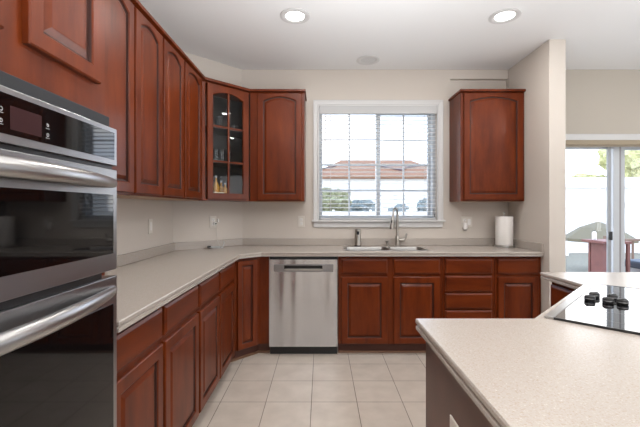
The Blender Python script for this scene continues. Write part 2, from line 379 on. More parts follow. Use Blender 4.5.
# ------------------------------------------------------------------ cabinet fronts (local: x right, -y outwards, z up)
def arch_loop(x0, x1, z0, z1, rise, y, n=12):
    pts = [(x0, y, z0), (x1, y, z0), (x1, y, z1-rise)]
    for i in range(1, n):
        t = i/n; x = x1+(x0-x1)*t
        pts.append((x, y, z1-rise+rise*(1-(2*t-1)**2)))
    pts.append((x0, y, z1-rise)); return pts
def door_bm(x0, x1, z0, z1, yf=0, arch=0, st=.055, n=12, raised=True):
    """raised panel door, back at y=yf, front at yf-.02"""
    f = yf-.02
    def lp(d, y, r): return arch_loop(x0+d, x1-d, z0+d, z1-d+(.022 if arch and d > .02 else 0), r, y, n)
    a = arch
    ls = [lp(0, yf, 0), lp(0, f+.004, 0), lp(.004, f, 0), lp(st-.005, f, a*.97), lp(st, f+.004, a), lp(st+.002, f+.0125, a), lp(st+.010, f+.013, a)]
    if raised: ls += [lp(st+.027, f+.004, a*.96), lp(st+.030, f+.003, a*.95)]
    bm = bmesh.new(); vs = loops(bm, ls)
    for fc in bm.faces: fc.material_index = 0
    # darker colour along the groove
    bm.faces.ensure_lookup_table()
    cnt = n+3
    for k in (4, 5):
        for i in range(cnt): bm.faces[k*cnt+i].material_index = 1
    return bm
def drawer_bm(x0, x1, z0, z1, yf=0):
    f = yf-.02; bm = bmesh.new()
    def r(d, y): return [(x0+d, y, z0+d), (x1-d, y, z0+d), (x1-d, y, z1-d), (x0+d, y, z1-d)]
    loops(bm, [r(0, yf), r(0, f+.007), r(.004, f+.005), (r(.012, f+.0005)), r(.014, f)]); return bm

ZC = .875
def base_cabinet(label, loc, rz, W, fronts, D=.575, group='cherry base cabinets', name='base_cabinet', open_top=False, toe=True):
    t = thing(name, label, 'cabinet', (*loc, 0), rz, group)
    if open_top:
        bm = BXS([(.001, .018, 0, D, .1, ZC), (W-.018, W-.001, 0, D, .1, ZC), (.018, W-.018, 0, D, .1, .118), (.018, W-.018, D-.015, D, .118, ZC), (.018, W-.018, 0, .018, .118, ZC)])
    else: bm = BX(.001, W-.001, 0, D, .1, ZC)
    link('carcass', bm, WOOD, t)
    if toe:
        link('toe_kick', BX(.001, W-.001, .055, .075, 0, .1), TOE, t)
        link('shoe_moulding', BX(.001, W-.001, .043, .055, 0, .018), SHOE, t, bevel=.005)
    for f in fronts:
        if f[0] == 'door': link('door', door_bm(*f[1:5]), [WOOD, GROOVE], t)
        else: link('drawer', drawer_bm(*f[1:5]), WOODH, t)
    return t
DT0, DT1, DD0, DD1 = .719, .851, .103, .692
R90 = PI/2
lb = [('nearest the wall oven', 1.237, 1.661, 1.248, 1.648), ('second along from the wall oven', 1.661, 2.145, 1.675, 2.130),
      ('third along from the wall oven', 2.145, 2.576, 2.159, 2.566), ('last before the angled corner', 2.576, 3.030, 2.590, 3.008)]
for nm, y0, y1, a, b in lb:
    base_cabinet('cherry drawer-over-door base cabinet on the left run, '+nm, (-.72, y0), R90, y1-y0,
                 [('drawer', a-y0, b-y0, DT0, DT1), ('door', a-y0, b-y0, DD0, DD1)], D=.61)
# angled corner base
cb = thing('corner_base_cabinet', 'narrow single-door cherry cabinet set at an angle left of the dishwasher', 'cabinet', (-.72, 3.099, 0), PI/4)
link('carcass', PR([(-.72, 3.032), (-.72, 3.099), (-.539, 3.28), (-.459, 3.28), (-.459, 3.852), (-.83, 3.852), (-1.328, 3.35), (-1.328, 3.032)][::1], .1, ZC), WOOD, cb, world=True)
link('toe_kick', PR([(-.775, 3.032), (-.775, 3.122), (-.562, 3.335), (-.459, 3.335), (-.459, 3.36), (-.58, 3.36), (-.80, 3.14), (-.80, 3.032)], 0, .1), TOE, cb, world=True)
link('shoe_moulding', PR([(-.763, 3.032), (-.763, 3.117), (-.557, 3.323), (-.459, 3.323), (-.459, 3.335), (-.562, 3.335), (-.775, 3.122), (-.775, 3.032)], 0, .018), SHOE, cb, world=True)
link('door', door_bm(.018, .212, .103, .851, st=.045), [WOOD, GROOVE], cb)
# back run
base_cabinet('cherry sink base cabinet with two false drawers above two doors', (.153, 3.28), 0, .917,
    [('drawer', .180-.153, .586-.153, DT0, DT1), ('door', .180-.153, .586-.153, DD0, DD1), ('drawer', .641-.153, 1.047-.153, DT0, DT1), ('door', .641-.153, 1.047-.153, DD0, DD1)],
    name='sink_base_cabinet', open_top=True)
base_cabinet('cherry base cabinet of four stacked drawers right of the sink', (1.072, 3.28), 0, .46,
    [('drawer', .024, .436, DT0, DT1), ('drawer', .024, .436, .563, .701), ('drawer', .024, .436, .411, .547), ('drawer', .024, .436, .103, .396)], name='drawer_base_cabinet')
base_cabinet('cherry base cabinet at the right end below the paper towels, drawer over door', (1.534, 3.28), 0, .411,
    [('drawer', .024, .382, DT0, DT1), ('door', .024, .382, DD0, DD1)])

# dishwasher
dw = thing('dishwasher', 'stainless steel dishwasher with a recessed pocket handle and black toe panel', 'dishwasher', (-.457, 3.255, 0))
W = .604
link('tub', BX(.004, W-.004, .03, .58, .10, .868), BLACK, dw)
link('toe_panel', BX(.004, W-.004, .05, .07, .0, .10), BLACK, dw)
hx0, hx1, hz0, hz1 = .135, .470, .752, .795
link('door', BXS([(.003, hx0, -.008, .029, .085, .848), (hx1, W-.003, -.008, .029, .085, .848), (hx0, hx1, -.008, .029, .085, hz0), (hx0, hx1, -.008, .029, hz1, .848)]), STEELDW, dw)
link('control_strip', BXS([(.045, hx0-.002, -.0095, -.0081, hz0-.012, hz1+.012), (hx1+.002, .565, -.0095, -.0081, hz0-.012, hz1+.012), (hx0, hx1, -.0095, -.0081, hz1, hz1+.012), (hx0, hx1, -.0095, -.0081, hz0-.012, hz0)]), STEELD, dw)
link('handle_pocket', BXS([(hx0, hx1, .012, .016, hz0, hz1)]), BLACK, dw)
link('handle', PR([(hx0+.002, -.006), (hx0+.03, -.006), (hx1-.03, -.006), (hx1-.002, -.006), (hx1-.03, .008), (hx0+.03, .008)][::1], hz0+.001, hz0+.014), STEEL, dw)

# ------------------------------------------------------------------ wall cabinets
UZ0, UZ1 = 1.365, 2.408
def crown(t, pts_poly, parent_world=True):
    link('crown', PR(pts_poly, UZ1, UZ1+.022), WOOD, t, world=True, bevel=.004)
def upper(label, loc, rz, W, doors, D, sides='', name='wall_cabinet', z0=UZ0, crn=True, group='cherry wall cabinets'):
    t = thing(name, label, 'cabinet', (*loc, z0), rz, group)
    h = UZ1-z0
    link('carcass', BX(.001, W-.001, 0, D, 0, h), WOOD, t)
    link('bottom_panel', BX(.018, W-.018, .02, D-.003, -.004, -.0002), UNDER, t)
    for a, b in doors:
        link('door', door_bm(a, b, .012, h-.013, arch=.04, st=.056), [WOOD, GROOVE], t)
    if crn: link('crown', BX(.001 if 'l' not in sides else -.012, W-.001 if 'r' not in sides else W+.012, -.034, D, h+.0005, h+.022), WOOD, t, bevel=.003)
    return t
XU = -1.03
upper('tall cherry wall cabinet with two arched doors, right next to the wall oven tower', (XU, 1.237), R90, .783, [(.030, .395), (.413, .773)], .30)
upper('middle tall cherry wall cabinet with two arched doors on the left wall', (XU, 2.021), R90, .741, [(.010, .350), (.372, .722)], .30)
upper('narrow cherry wall cabinet with one arched door beside the glass corner cabinet', (XU, 2.763), R90, .425, [(.012, .388)], .30)
upper('cherry wall cabinet with one arched door between the glass corner cabinet and the window', (-.679, 3.555), 0, .520, [(.072, .494)], .30, sides='r')
upper('cherry wall cabinet with one arched door mounted alone right of the window', (1.335, 3.555), 0, .612, [(.030, .595)], .302, sides='l')

# glass corner wall cabinet
gc = thing('glass_corner_cabinet', 'angled cherry corner wall cabinet with a six-pane glass door', 'cabinet', (XU, 3.215, UZ0), PI/4)
Lg = .4808; hh = UZ1-UZ0
outer = [(XU, 3.190), (XU, 3.215), (-.69, 3.555), (-.681, 3.555), (-.681, 3.855), (-.827, 3.855), (-1.331, 3.345), (-1.331, 3.190)]
inner_ = offset(outer, .016)
link('bottom_panel', PR(outer, UZ0, UZ0+.016), WOOD, gc, world=True)
link('top_panel', PR(outer, UZ1-.016, UZ1), WOOD, gc, world=True)
bm = bmesh.new()
for i in (2, 3, 4, 5, 6, 7):
    j = (i+1) % 8
    if i == 2: continue
    prism(bm, [outer[i], outer[j], inner_[j], inner_[i]], UZ0+.0165, UZ1-.0165)
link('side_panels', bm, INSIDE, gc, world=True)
link('face_frame', BXS([(0, .030, 0, .018, .016, hh-.016), (Lg-.030, Lg, 0, .018, .016, hh-.016)]), WOOD, gc)
link('frame_return', PR([(XU, 3.19), (XU, 3.215), (XU-.013, 3.228), (XU-.018, 3.19)], UZ0+.016, UZ1-.016), WOOD, gc, world=True)
for zz in (1.715, 2.027):
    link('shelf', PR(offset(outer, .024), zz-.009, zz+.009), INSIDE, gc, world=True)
link('crown', PR([(XU+.034, 3.192), (XU+.034, 3.201), (-.676, 3.521), (-.681, 3.555), (-.681, 3.855), (-.827, 3.855), (-1.331, 3.345), (-1.331, 3.192)], UZ1+.0005, UZ1+.022), WOOD, gc, world=True)
# glass door: frame ring with arch + grille + pane
gx0, gx1, gz0, gz1, st = .040, Lg-.020, .012, hh-.013, .056
bm = bmesh.new(); n = 12
def lp(d, y, r): return arch_loop(gx0+d, gx1-d, gz0+d, gz1-d, r, y, n)
vs = loops(bm, [lp(0, 0, 0), lp(0, -.016, 0), lp(.004, -.02, 0), lp(st-.004, -.02, .038), lp(st, -.016, .04), lp(st, 0, .04)], False, False)
for i in range(n+3):
    bm.faces.new((vs[0][i], vs[0][(i+1) % (n+3)], vs[-1][(i+1) % (n+3)], vs[-1][i]))
gd = link('door', bm, WOOD, gc)
xm = (gx0+gx1)/2; za, zb = gz0+st, gz1-st
link('grille', BXS([(xm-.008, xm+.008, -.017, -.003, za, zb-.0005), (gx0+st, gx1-st, -.0165, -.0035, .35-.008, .35+.008), (gx0+st, gx1-st, -.0165, -.0035, .662-.008, .662+.008)]), WOOD, gd)
link('glass', BX(gx0+st-.001, gx1-st+.001, -.010, -.0072, za, zb), CABGLASS, gd)

# contents of the glass cabinet
def at(px, inset):     # point on a line parallel to the glass door, inset behind it, seen in pixel column px
    k = (px-321)/371; c = -4.245-inset*math.sqrt(2)
    Y = -c/(1-k); return k*Y, Y
zs = UZ0+.0165
x, y = at(218.6, .050)
bm = BX(-.052, .052, -.013, .013, 0, .062); bm.transform(Matrix.Rotation(PI/4, 4, 'Z'))
o = link('card_box', bm, CARD, bevel=.002); o.location = (x, y, zs); tag(o, 'small cream box at the front of the glass cabinet bottom shelf', 'box')
GL = clear_glass('drinking_glass', (.86, .89, .91), .02, 2.0)
def bottle(px, ins, h, r, lab):
    x, y = at(px, ins); t = thing('bottle', lab, 'bottle', (x, y, zs), 0, 'bottles in the glass cabinet')
    link('glass_body', LA([(r*.9, 0), (r, .01), (r, h*.55), (r*.75, h*.66), (r*.3, h*.76), (r*.28, h*.93)], 16), AMBER, t, smooth=True)
    link('stopper', LA([(r*.36, h*.93), (r*.36, h), (r*.3, h+.004)], 12), MARK, t, smooth=True)
bottle(216.0, .125, .215, .030, 'tall amber bottle, leftmost behind the cream box')
bottle(221.2, .19, .175, .030, 'amber bottle in the middle behind the cream box')
bottle(225.0, .11, .150, .026, 'short amber bottle, rightmost behind the cream box')
def cup(px, ins, z, h, r, lab, nm='drinking_glass'):
    x, y = at(px, ins); o = link(nm, LA([(r*.8, 0), (r, h), (r-.003, h), (r*.8-.003, .006)], 18, cap1=True), GL, smooth=True)
    o.location = (x, y, z); tag(o, lab, 'glass', 'glassware in the corner cabinet'); return o
cup(215.5, .09, 1.7245, .12, .035, 'clear glass on the middle cabinet shelf, leftmost of three')
cup(221.5, .11, 1.7245, .12, .035, 'clear glass on the middle cabinet shelf, middle of three')
cup(228.5, .10, 1.7245, .10, .030, 'clear glass on the middle cabinet shelf, rightmost of three')
cup(219, .13, 2.0365, .12, .04, 'clear glass on the top cabinet shelf behind the left pane')
cup(233, .12, 2.0365, .05, .055, 'low clear glass bowl on the top cabinet shelf behind the right pane', 'glass_bowl')

# ------------------------------------------------------------------ oven tower and double wall oven
tw = thing('oven_cabinet', 'tall cherry oven cabinet tower at the left holding the wall ovens', 'cabinet', (-.72, .30, 0), R90)
TW = .935     # local x = world Y - .30
OVY0, OVY1 = .415, 1.20
link('carcass', BXS([(0, .110, 0, .61, .1, UZ1), (.905, TW, 0, .61, .1, UZ1), (.110, .905, 0, .61, 1.596, UZ1), (.110, .905, 0, .61, .1, .40), (.110, .905, .57, .61, .40, 1.596)]), WOOD, tw)
link('toe_kick', BX(0, TW, .055, .075, 0, .1), TOE, tw)
link('crown', BX(-.001, TW, -.034, .61, UZ1, UZ1+.022), WOOD, tw, bevel=.003)
for a, b in ((.17, .523), (.593, .886)):
    link('door', door_bm(a, b, 1.689, UZ1-.013, arch=.04, st=.048), [WOOD, GROOVE], tw)
link('drawer', drawer_bm(.13, .888, .13, .38), WOODH, tw)

VENTG = plain('vent_grey', (.035, .036, .039), .65, spec=.15)
OVST = steel('oven_steel', (.36, .36, .37), .3)
ov = thing('wall_oven', 'stainless double wall oven with black glass doors and bowed bar handles', 'oven', (-.72, OVY0, .42), R90)
OW = OVY1-OVY0   # local x 0..OW, front -y ; z rel .42
z = lambda a: a-.42
link('housing', BX(.004, OW-.004, .002, .55, z(.425), z(1.590)), BLACK, ov)
link('top_vent_trim', BX(0, OW, -.036, .0, z(1.547), z(1.587)), VENTG, ov, bevel=.002)
yf = -.060
cp = link('control_panel', BX(0, OW, yf, -.002, z(1.428), z(1.5465)), OVST, ov, bevel=.002)
link('control_glass', BX(.03, OW-.018, yf-.002, yf-.0002, z(1.447), z(1.532)), BGLASS, ov)
c0 = .785-OVY0
link('display', BX(c0, c0+.088, yf-.0028, yf-.002, z(1.459), z(1.509)), DISPLAY, ov)
def icon_ring(bm, x, zz, r, a0=0, a1=360, th=.0009):
    k = 14
    for i in range(k):
        p = [math.radians(a0+(a1-a0)*j/k) for j in (i, i+1)]
        q = [(x+rr*math.cos(t), yf-.0026, zz+rr*math.sin(t)) for t, rr in ((p[0], r-th), (p[1], r-th), (p[1], r+th), (p[0], r+th))]
        bm.faces.new([bm.verts.new(v) for v in q])
for (px_, zz, kind) in ((.762, 1.497, 0), (.762, 1.473, 1), (.893, 1.491, 2), (.893, 1.468, 1), (.70, 1.497, 1), (.70, 1.473, 2), (.62, 1.497, 0), (.62, 1.473, 1)):
    X = px_-OVY0; bm = bmesh.new()
    if kind == 0: icon_ring(bm, X, z(zz), .0038, -130, 100)
    elif kind == 1: icon_ring(bm, X, z(zz), .0036); box(bm, X-.0005, X+.0005, yf-.0028, yf-.0022, z(zz)-.001, z(zz)+.002)
    else: icon_ring(bm, X, z(zz), .0028, 0, 360); box(bm, X-.003, X-.002, yf-.0028, yf-.0022, z(zz)-.001, z(zz)+.005)
    for k in range(4): box(bm, X-.006+k*.0032, X-.0042+k*.0032, yf-.0028, yf-.0022, z(zz)-.0085, z(zz)-.0070)
    link('touch_icon', bm, MARK, ov)
def oven_door(z0, z1, g0, g1, hz, bow):
    d = link('oven_door', BX(0, OW, yf, -.004, z(z0), z(z1)), OVST, ov, bevel=.002)
    link('door_glass', BX(.03, OW-.024, yf-.0022, yf-.0002, z(g0), z(g1)), BGLASS, d)
    bm = bmesh.new(); pts = []; N = 16
    for i in range(N+1):
        t = i/N; pts.append((.008+(OW-.028)*t, yf-.001-bow*math.sin(PI*t)**.9, z(hz)))
    tube(bm, pts, [.014+.008*math.sin(PI*i/N)**.6 for i in range(N+1)], 16, sx=.75, sy=1.0)
    link('handle', bm, STEEL, d, smooth=True)
link('vent_slats', BXS([(.01, OW-.01, -.050, -.003, z(1.4155), z(1.4275)), (.03, OW-.07, -.052, -.003, z(1.077), z(1.0955))]), BLACK, ov)
oven_door(1.097, 1.415, 1.150, 1.335, 1.372, .052)
oven_door(.43, 1.076, .50, .990, 1.032, .052)

# ------------------------------------------------------------------ main countertop with backsplash
SX0, SX1, SY0, SY1 = .212, .985, 3.345, 3.665
poly = [(-1.332, 1.240), (-.675, 1.240), (-.675, 3.080), (-.520, 3.235), (1.945, 3.235), (1.945, 3.857), (-.822, 3.857), (-1.332, 3.347)]
hole = rrect(SX0+.008, SX1-.008, SY0+.008, SY1-.008, .05)
# cut the outline next to walls on the inner side only: same profile everywhere is hidden by the backsplash
ct = link('countertop', slab(poly, [(.002, .876), (.002, .889), (.007, .892), (.007, .895), (.001, .898), (0, .910), (.003, .914)], [hole]), COUNTER)
tag(ct, 'long beige speckled solid-surface countertop wrapping the left wall and back wall around the sink', 'countertop')
bs = bmesh.new()
prism(bs, [(-1.3325, 1.245), (-1.313, 1.245), (-1.313, 3.341), (-.8125, 3.8385), (1.925, 3.8385), (1.925, 3.8575), (-.8205, 3.8575), (-1.3325, 3.3465)][::1], .9142, .986)
link('backsplash', bs, COUNTER, ct, bevel=.003)
link('backsplash', BX(1.9265, 1.9465, 3.239, 3.8575, .9142, .986), COUNTER, ct, bevel=.003)

# sink
sk = thing('sink', 'stainless double-bowl sink set into the beige counter below the window', 'sink', ((SX0+SX1)/2, (SY0+SY1)/2, .914))
xd = .64
b1 = (SX0+.022, xd-.012, SY0+.022, SY1-.022); b2 = (xd+.012, SX1-.022, SY0+.022, SY1-.022)
link('rim', slab(rrect(SX0, SX1, SY0, SY1, .055), [(0, .9143), (0, .9165), (.003, .9180)], [rrect(*b1, .045), rrect(*b2, .045)]), SINKST, sk, world=True)
for b, dp in ((b1, .19), (b2, .16)):
    bm = bmesh.new()
    def rr(d, r, z_): return [(x, y, z_) for x, y in rrect(b[0]+d, b[1]-d, b[2]+d, b[3]-d, r)]
    loops(bm, [rr(0, .045, .9165), rr(.004, .045, .90), rr(.010, .045, .914-dp+.03), rr(.022, .04, .914-dp+.006), rr(.05, .03, .914-dp),
               rr(.022, .04, .914-dp-.002)][:5], cap0=False)
    bw = link('bowl', bm, SINKST, sk, world=True, smooth=True)
    cx, cy = (b[0]+b[1])/2, (b[2]+b[3])/2
    bm = LA([(.045, .9145-dp), (.042, .917-dp), (.03, .9155-dp)], 20, cx, cy); link('drain', bm, STEELD, sk, world=True)

# faucet
fc = thing('faucet', 'brushed nickel gooseneck pull-down kitchen faucet behind the sink', 'faucet', (.775, 3.765, .914))
link('base', LA([(.030, 0), (.030, .006), (.024, .012), (.022, .10), (.020, .105)], 20), CHROME, fc, smooth=True)
pts = [(0, 0, .10), (0, 0, .325)]
R = .047
for i in range(0, 13):
    a = PI*i/12; d = R-R*math.cos(a); pts.append((-d*.60, -d*.80, .325+R*math.sin(a)*1.25))
e = pts[-1]; pts.append((e[0]-.004, e[1], e[2]-.03))
link('gooseneck', TB(pts, [.0145]+[.0125]+[.0098]*(len(pts)-2), 12), CHROME, fc, smooth=True)
link('spray_head', TB([(e[0]-.003, e[1], e[2]-.025), (e[0]-.010, e[1]-.003, e[2]-.06), (e[0]-.018, e[1]-.006, e[2]-.150)], [.016, .020, .022], 14), CHROME, fc, smooth=True)
link('spray_button', TB([(e[0]-.018, e[1]-.022, e[2]-.06), (e[0]-.022, e[1]-.024, e[2]-.085)], .006, 8), BLACK, fc, smooth=True)
bm = TB([(.018, -.004, .060), (.070, -.010, .064)], [.023, .024], 12); link('handle_body', bm, CHROME, fc, smooth=True)
link('handle', TB([(.064, -.010, .066), (.080, -.012, .090), (.092, -.014, .130)], [.016, .012, .010], 10), CHROME, fc, smooth=True)
# small built-in soap pump
sp = thing('soap_pump', 'small nickel soap pump between the steel dispenser and the faucet', 'soap dispenser', (.672, 3.765, .914))
link('collar', LA([(.017, 0), (.017, .010), (.012, .014), (.012, .034), (.016, .036), (.016, .050), (.010, .053)], 16), CHROME, sp, smooth=True)
link('nozzle', TB([(0, 0, .046), (0, -.034, .046), (0, -.042, .040)], .005, 8), CHROME, sp, smooth=True)
# automatic soap dispenser
sd = thing('soap_dispenser', 'tall steel automatic soap dispenser with black front left of the faucet', 'soap dispenser', (.372, 3.755, .914))
link('body', LA([(.034, 0), (.033, .004), (.032, .165), (.026, .172)], 24), CHROME, sd, smooth=True)
link('foot_ring', LA([(.0355, 0), (.0355, .010), (.032, .011)], 24), BLACK, sd, smooth=True)
link('sensor_panel', BXS([(-.013, .013, -.0345, -.026, .118, .160)]), BLACK, sd, bevel=.003)
link('spout', BX(-.011, .011, -.062, -.030, .150, .166), CHROME, sd, bevel=.005)

# paper towel holder and roll
px_, py_ = 1.815, 3.675
ph = thing('paper_towel_holder', 'steel paper towel holder with round base at the right counter end', 'paper towel holder', (px_, py_, .914))
link('base', LA([(.092, 0), (.094, .004), (.092, .016), (.084, .020)], 32), STEEL, ph, smooth=True)
link('rod', LA([(.006, .02), (.006, .330), (.010, .334), (.010, .342), (.004, .347)], 12), STEEL, ph, smooth=True)
link('side_arm', TB([(.084, .01, .012), (.086, .012, .20), (.084, .012, .30)], .003, 8), STEEL, ph, smooth=True)
bm = bmesh.new(); n_ = 36
ls = [[(r*math.cos(2*PI*i/n_), r*math.sin(2*PI*i/n_), zz) for i in range(n_)] for r, zz in ((.021, .001), (.078, .001), (.080, .004), (.080, .279), (.078, .282), (.021, .282), (.021, .001))]
loops(bm, ls, False, False)
o = link('paper_towel_roll', bm, PAPER, smooth=True); o.location = (px_, py_, .9345); tag(o, 'full white paper towel roll standing on the steel holder', 'paper towels')

# ------------------------------------------------------------------ outlets and switch plates
def wall_plate(name, lab, loc, rz, gangs, kinds, cat='outlet'):
    t = thing(name, lab, cat, loc, rz)
    Wp = .07+.046*(gangs-1)
    link('cover_plate', BX(-Wp/2, Wp/2, -.006, -.0005, -.0575, .0575), PLATE, t, bevel=.003)
    for g in range(gangs):
        cx = (g-(gangs-1)/2)*.046
        if kinds[g] == 'o':
            for zz in (-.020, .020):
                s = link('socket', BX(cx-.016, cx+.016, -.0085, -.006, zz-.014, zz+.014), PLATE2, t, bevel=.003)
                link('slots', BXS([(cx-.008, cx-.006, -.0088, -.0084, zz-.002, zz+.008), (cx+.006, cx+.008, -.0088, -.0084, zz-.002, zz+.008), (cx-.0025, cx+.0025, -.0088, -.0084, zz-.010, zz-.006)]), BLACK, s)
        else: link('rocker', BX(cx-.016, cx+.016, -.009, -.006, -.033, .033), PLATE2, t, bevel=.003)
    return t
wall_plate('switch_plate', 'beige single switch plate on the left wall over the counter', (XL, 2.896, 1.155), R90, 1, 's', 'switch')
cq = (-1.0555, 3.6245)
wall_plate('outlet', 'outlet plate on the angled corner wall below the glass cabinet', (*cq, 1.163), PI/4, 1, 'o')
wall_plate('outlet', 'single outlet plate between the corner cabinets and the window', (-.205, YB, 1.160), 0, 1, 'o')
wall_plate('outlet', 'double-gang outlet plate right of the window', (1.515, YB, 1.155), 0, 2, 'os')
pg = thing('night_light', 'small white plug-in night light stuck in the outlet right of the window', 'night light', (1.492, YB-.010, 1.125))
link('body', LA([(.012, -.05), (.020, -.042), (.022, -.02), (.022, .015), (.016, .024)], 20), PLATE2, pg, smooth=True)
link('base_shade', LA([(.014, -.056), (.018, -.050)], 16), STEELD, pg, smooth=True)
for v in pg.children:
    for q in v.data.vertices: q.co.y = q.co.y*.7-.017
n45 = Vector((.7071, -.7071)); u45 = Vector((.7071, .7071))
def cpt(u, nrm, zz): p = Vector(cq)+u45*u+n45*nrm; return (p.x, p.y, zz)
chg = thing('phone_charger', 'small white charger plugged in below the glass cabinet with its cable', 'charger', cpt(.008, .012, 1.14), PI/4)
link('charger_body', BX(-.014, .014, -.030, 0, -.006, .024), PLATE2, chg, bevel=.004)
link('second_plug', BX(.022, .040, -.024, -.006, .022, .055), PLATE2, chg, bevel=.004)
link('plug_collar', BX(-.008, .008, -.034, -.030, .002, .012), BLACK, chg)
link('cable', TB([(0, -.033, .004), (.002, -.034, -.04), (.010, -.030, -.12), (.020, -.045, -.19), (.030, -.07, -.218)], .0016, 6), plain('clear_cable', (.55, .52, .48), .3), chg, smooth=True)
cc = thing('coiled_cable', 'loose coil of grey cable with black connector on the corner counter', 'cable', (-1.02, 3.535, .914))
pts = []
for i in range(60):
    t = i/59*2*PI*3; r = .035+.012*math.sin(t*.37)
    pts.append((r*math.cos(t)*1.5+.02, r*math.sin(t)*.8+.006*math.sin(t*1.3), .006+.010*abs(math.sin(t*.5+.4))))
pts += [(.08, .03, .02), (.085, .05, .05), (.075, .055, .065)]
link('cord', TB(pts, .0028, 6), plain('grey_cable', (.42, .44, .45), .3), cc, smooth=True)
link('connector', BX(-.060, -.028, -.012, .008, .002, .026), BLACK, cc, bevel=.004)

# ------------------------------------------------------------------ island
ip = [(.325, .35), (2.35, .35), (2.35, 2.212), (1.307, 2.212), (1.307, 1.852), (.732, 1.277), (.325, 1.277)]
it = link('island_countertop', slab(ip, [(.003, .876), (.001, .878), (.001, .888), (.003, .890), (.008, .8915), (.008, .8955), (.001, .898), (0, .900), (0, .910), (.003, .914)]), COUNTER)
tag(it, 'beige speckled island countertop in the foreground with an angled cooktop corner', 'countertop')
def isl(label, poly, loc, rz, nm='island_cabinet'):
    t = thing(nm, label, 'cabinet', (*loc, 0), rz, 'cherry island cabinets')
    link('carcass', PR(poly, .1, ZC), WOOD, t, world=True)
    link('plinth', PR(offset(poly, .05), 0, .1), TOE, t, world=True)
    return t
t = isl('cherry island cabinet with plain brown end panel at the near left', [(.365, .39), (.745, .39), (.745, 1.229), (.365, 1.229)], (.745, 1.229), PI)
link('end_panel', BX(.352, .3645, .385, 1.246, 0, ZC), plain('brown_end_panel', (.105, .042, .025), .4, var=.12), t, world=True)
link('drawer', drawer_bm(.012, .36, DT0, DT1), WOODH, t); link('door', door_bm(.012, .36, DD0, DD1), [WOOD, GROOVE], t)
t = isl('cherry corner island cabinet under the cooktop', [(.748, .39), (2.31, .39), (2.31, 1.86), (1.35, 1.86), (1.35, 1.831), (.748, 1.229)], (1.35, 1.831), PI*1.25)
link('door', door_bm(.02, .42, DD0, .851), [WOOD, GROOVE], t); link('door', door_bm(.43, .83, DD0, .851), [WOOD, GROOVE], t)
t = isl('cherry island cabinet at the far end facing the oven wall, drawer over door', [(1.35, 1.863), (2.31, 1.863), (2.31, 2.17), (1.35, 2.17)], (1.35, 2.17), -PI/2)
link('drawer', drawer_bm(.010, .297, DT0, DT1), WOODH, t); link('door', door_bm(.010, .297, DD0, DD1), [WOOD, GROOVE], t)
t = wall_plate('outlet', 'outlet plate on the island end panel at the bottom edge', (.352, .965, .680), -PI/2, 1, 'o')

# cooktop
ck = thing('cooktop', 'black glass cooktop with steel front trim set diagonally in the island', 'cooktop', (.771, 1.282, .9144), PI/4)
# local: x along the front edge, -y inwards to the island  (front edge faces +y)
CW, CDp = .80, .535
link('glass_surface', BX(.003, CW-.003, -CDp, -.029, 0, .0065), CGLASS, ck, bevel=.0015)
link('steel_trim', BX(0, CW, -.028, 0, 0, .0075), STEEL, ck, bevel=.0015)
link('edge_frame', BXS([(-.002, .003, -CDp-.004, -.029, 0, .0075), (CW-.003, CW+.002, -CDp-.004, -.029, 0, .0075), (.003, CW-.003, -CDp-.004, -CDp, 0, .0075)]), BLACK, ck)
bm = bmesh.new()
def ring(bm, x, y, r, w_=.0012, zz=.0068):
    k = 40; a = [bm.verts.new((x+(r-w_)*math.cos(2*PI*i/k), y+(r-w_)*math.sin(2*PI*i/k), zz)) for i in range(k)]
    b = [bm.verts.new((x+(r+w_)*math.cos(2*PI*i/k), y+(r+w_)*math.sin(2*PI*i/k), zz)) for i in range(k)]
    for i in range(k): bm.faces.new((a[i], a[(i+1) % k], b[(i+1) % k], b[i]))
for x, y, r in ((.17, -.40, .085), (.60, -.19, .075), (.60, -.40, .105), (.15, -.19, .07), (.385, -.43, .06)): ring(bm, x, y, r)
link('burner_rings', bm, plain('burner_print', (.10, .10, .11), .3), ck)
Mi = ck.matrix_world.inverted()
for (X, Y) in ((1.083, 1.495), (1.142, 1.550), (1.128, 1.458), (1.188, 1.512), (1.166, 1.434)):
    p = Mi @ Vector((X, Y, .914))
    k = link('knob', LA([(.0175, .0068), (.019, .009), (.019, .021), (.0175, .025), (.015, .0265)], 20, p.x, p.y), BLACK, ck, smooth=True)
    link('glint_ring', LA([(.0190, .0150), (.0194, .0155), (.0194, .0170), (.0190, .0175)], 20, p.x, p.y, cap0=False, cap1=False), STEELD, k, smooth=True)  # thin ring added to imitate light catching the knob edge
    bm = BX(-.004, .004, -.015, .015, .0260, .0290); bm.transform(Matrix.Translation((p.x, p.y, 0)) @ Matrix.Rotation(.9, 4, 'Z'))
    link('grip', bm, BLACK, k, bevel=.0015)
    bm = BX(-.0006, .0006, .004, .014, .0291, .0294); bm.transform(Matrix.Translation((p.x, p.y, 0)) @ Matrix.Rotation(.9, 4, 'Z'))
    link('pointer_line', bm, MARK, k)
q = Mi @ Vector((1.20, 1.375, .914)); bm = bmesh.new()
for i in range(4):
    b_ = BX(-.001, .001, -.011, .011, .0068, .0071); b_.transform(Matrix.Translation((q.x-.012+i*.008, q.y, 0)))
    me = bpy.data.meshes.new('t'); b_.to_mesh(me); b_.free(); bm.from_mesh(me); bpy.data.meshes.remove(me)
link('printed_marks', bm, MARK, ck)

